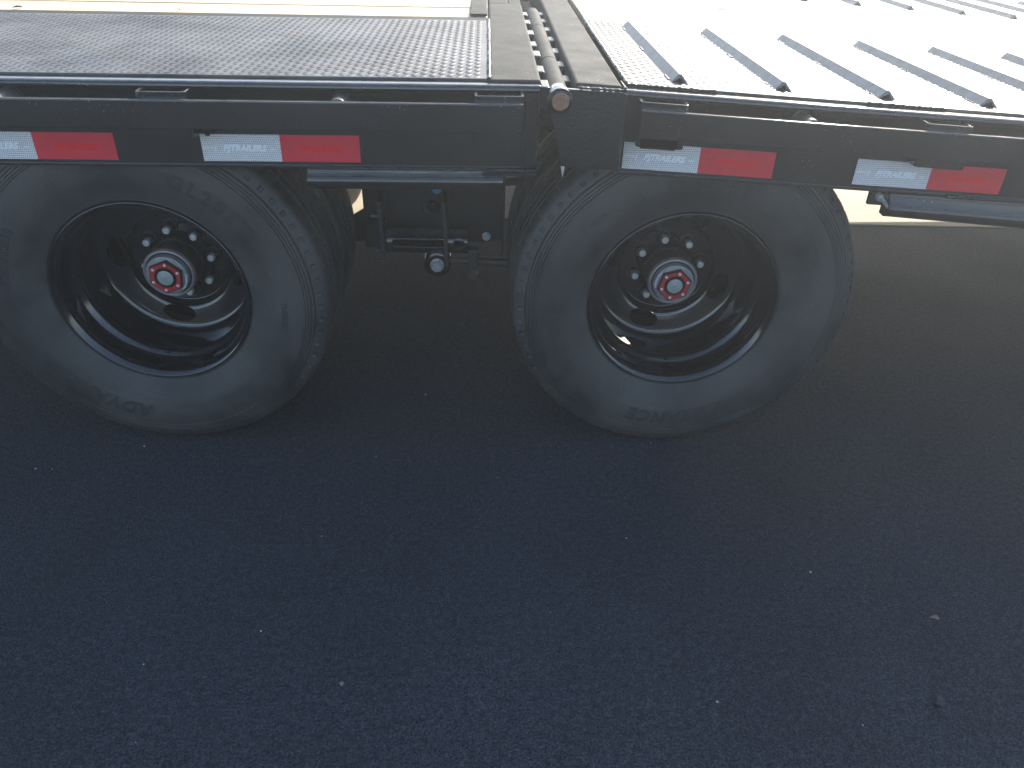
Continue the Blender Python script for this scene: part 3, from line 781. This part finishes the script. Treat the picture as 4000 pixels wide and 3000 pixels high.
def wheel(x, y, flip=False, hubparts=True, ph=0.0, cap=0.0, txt=0.0, holes=0.0, label=None):
    loc = Vector((x, y, ZC))
    def put(name, me, parent, rot=0.0, off=(0,0,0)):
        o = bpy.data.objects.new(name, me); C.objects.link(o); o.parent = parent
        o.matrix_local = Matrix.Translation(Vector(off)) @ Matrix.Rotation(-rot, 4, 'Y')
        return o
    wv = link('wheel', ME_rim, TR, loc)
    if flip: wv.rotation_euler = (0, 0, pi)
    put('tyre', ME_tyre, wv)
    put('wheel_disc', ME_disc, wv, holes)
    if hubparts:
        for nm, me in (('hub', ME_hub), ('rusty_seam', ME_rustring), ('cap_ring', ME_ring), ('cap_groove', ME_groove), ('hub_cap', ME_cap),
                       ('glass_bezel', ME_seat), ('sight_glass', ME_glass), ('glass_vent', ME_dot)): put(nm, me, wv)
        put('hex_collar', ME_hexb, wv, cap); put('red_plate', ME_red, wv, cap); 
        for k in range(6):
            a = radians(22+60*k)+cap; put('cap_screw', ME_screw, wv, 0, (.0322*cos(a), 0, .0322*sin(a)))
        for k in range(8):
            a = radians(8.5+45*k)+ph; o_ = (.0825*cos(a), 0, .0825*sin(a))
            put('lug_nut', ME_nut, wv, random.uniform(0, 1), o_); put('wheel_stud', ME_stud, wv, 0, o_); put('stud_end', ME_studcap, wv, 0, o_)
        for me in TXT_A: put('tyre_lettering', me, wv, txt)
    return wv
wl_ = wheel(0, 0, ph=0.0, cap=radians(0)); 
wr_ = wheel(1.2155, 0, ph=radians(3.5), cap=radians(-6+0), txt=radians(36), holes=radians(-8))
def extras(wv, a, sm):
    for nm, me, rot, off in (('fill_plug', ME_plug, 0, (.0460*cos(a), 0, .0460*sin(a))), ('sealant_smear', ME_smear, sm, (0,0,0))):
        o = bpy.data.objects.new(nm, me); C.objects.link(o); o.parent = wv; o.matrix_local = Matrix.Translation(Vector(off)) @ Matrix.Rotation(-rot, 4, 'Y')
extras(wl_, radians(2), radians(-12)); extras(wr_, radians(-177), radians(172))
for x in (0, 1.2155):
    # inner wheel of each dual pair stands mirrored behind the outer one
    wi = wheel(x, .430, flip=True, hubparts=False)
    wheel(x, 2*W, flip=True); wheel(x, 2*W-.430, hubparts=False)

# ------------------------------------------------------------------ glare veil: air volume added to stand in for lens glare
def glare_veil():
    bm = box(-42, 42, -42, 42, -1.0, 1.30)
    M = bpy.data.materials.new('glare_veil'); M.use_nodes = True; n = M.node_tree; n.nodes.clear()
    o = n.nodes.new('ShaderNodeOutputMaterial'); v = n.nodes.new('ShaderNodeVolumePrincipled')
    v.inputs['Color'].default_value = (.86, .93, 1, 1); v.inputs['Density'].default_value = VEIL_DENSITY; v.inputs['Anisotropy'].default_value = .80
    n.links.new(v.outputs[0], o.inputs['Volume'])
    h = obj('glare_veil', bm, M, smooth=0); h['kind'] = 'stuff'
VEIL_DENSITY = .032
glare_veil()
# ------------------------------------------------------------------ bits lying on the ground
def thing(o, label, cat, group=None):
    o['label'] = label; o['category'] = cat
    if group: o['group'] = group
def chunk(name, x, y, r, material, flat=.5, seed=0, n=1):
    rnd = random.Random(seed); bm = bmesh.new(); bmesh.ops.create_icosphere(bm, subdivisions=2, radius=r)
    for v in bm.verts:
        k = 1+rnd.uniform(-.22, .22); v.co = Vector((v.co.x*k, v.co.y*k*.8, v.co.z*k*flat))
    me = finish(bm, name, material, 20)
    o = bpy.data.objects.new(name, me); C.objects.link(o); o.location = (x, y, r*flat*.62); o.rotation_euler = (0, 0, rnd.uniform(0, 6)); return o
M_stone = mat('dark_stone', (.035,.036,.038), .6, var=.4, vscale=120, bump=.6, bscale=200)
M_chip = mat('pale_grit', (.50,.51,.51), .6)
M_leaf = mat('dry_leaf_scrap', (.23,.19,.15), .7, var=.3, vscale=150)
thing(chunk('stone', 1.576, -.779, .0105, M_stone, .75, 3), 'dark grey angular stone lying on the asphalt in the lower right corner', 'stone')
def leaf(x, y, z, rot, k, label, material):
    bm = bmesh.new()
    pts = [(-.011,.001,.001),(-.002,.004,.004),(.007,.005,.003),(.008,-.003,.001),(.003,-.0055,.003),(-.004,-.003,.004)]
    c_ = bm.verts.new((.001*k,0,.0015*k)); vs = [bm.verts.new((p[0]*k, p[1]*k, p[2]*k)) for p in pts]
    for i in range(6): bm.faces.new((c_, vs[i], vs[(i+1) % 6]))
    lf = obj('leaf_scrap', bm, material, None, smooth=0, loc=(x, y, z)); lf.rotation_euler.z = rot
    md = lf.modifiers.new('thickness', 'SOLIDIFY'); md.thickness = .0006
    thing(lf, label, 'leaf')
M_leafd = mat('dark_leaf_scrap', (.05,.035,.025), .7, var=.3, vscale=150)
leaf(1.663, -.588, .001, 0, 1, 'small tan dry leaf scrap lying on the asphalt above the dark stone', M_leaf)
leaf(-.51, .735, .881, .6, 1.3, 'dark brown leaf scrap on the first pale plank at the far left of the deck', M_leafd)
leaf(-.085, .745, .886, 2.2, 1.0, 'dark brown leaf scrap on the first pale plank, right of the other scrap', M_leafd)
leaf(1.53, 1.20, .868, .2, 1.5, 'curled brown leaf scrap on the glaring planks of the sloping ramp', M_leafd)
thing(chunk('pebble', .505, -.733, .0042, M_leaf, .6, 5), 'tiny brown pebble on the asphalt near the bottom centre', 'pebble')
grit = [(1.063,-.572),(1.074,-.365),(.404,-.362),(.141,-.69),(.334,-.616),(.891,-.572),(.183,-.842),(1.175,-.773),(-.09,-.049),(.489,-.083),(1.453,-.465),(-.312,-.139),(-.273,-.14),(.594,.193),(.79,-.16),(1.19,-.02),(1.42,-.82),(-.2,-.6),(1.86,-.3),(1.3,-.25)]
for i, (x, y) in enumerate(grit):
    g = chunk('grit', x, y, .0009+.0022*random.random()**2, M_chip, .6, 20+i)
    thing(g, 'pale speck of grit lying loose on the dark asphalt', 'grit', 'pale specks of grit scattered on the asphalt')
print('objects', len(bpy.data.objects), 'tris', sum(len(p.vertices)-2 for me in bpy.data.meshes for p in me.polygons))
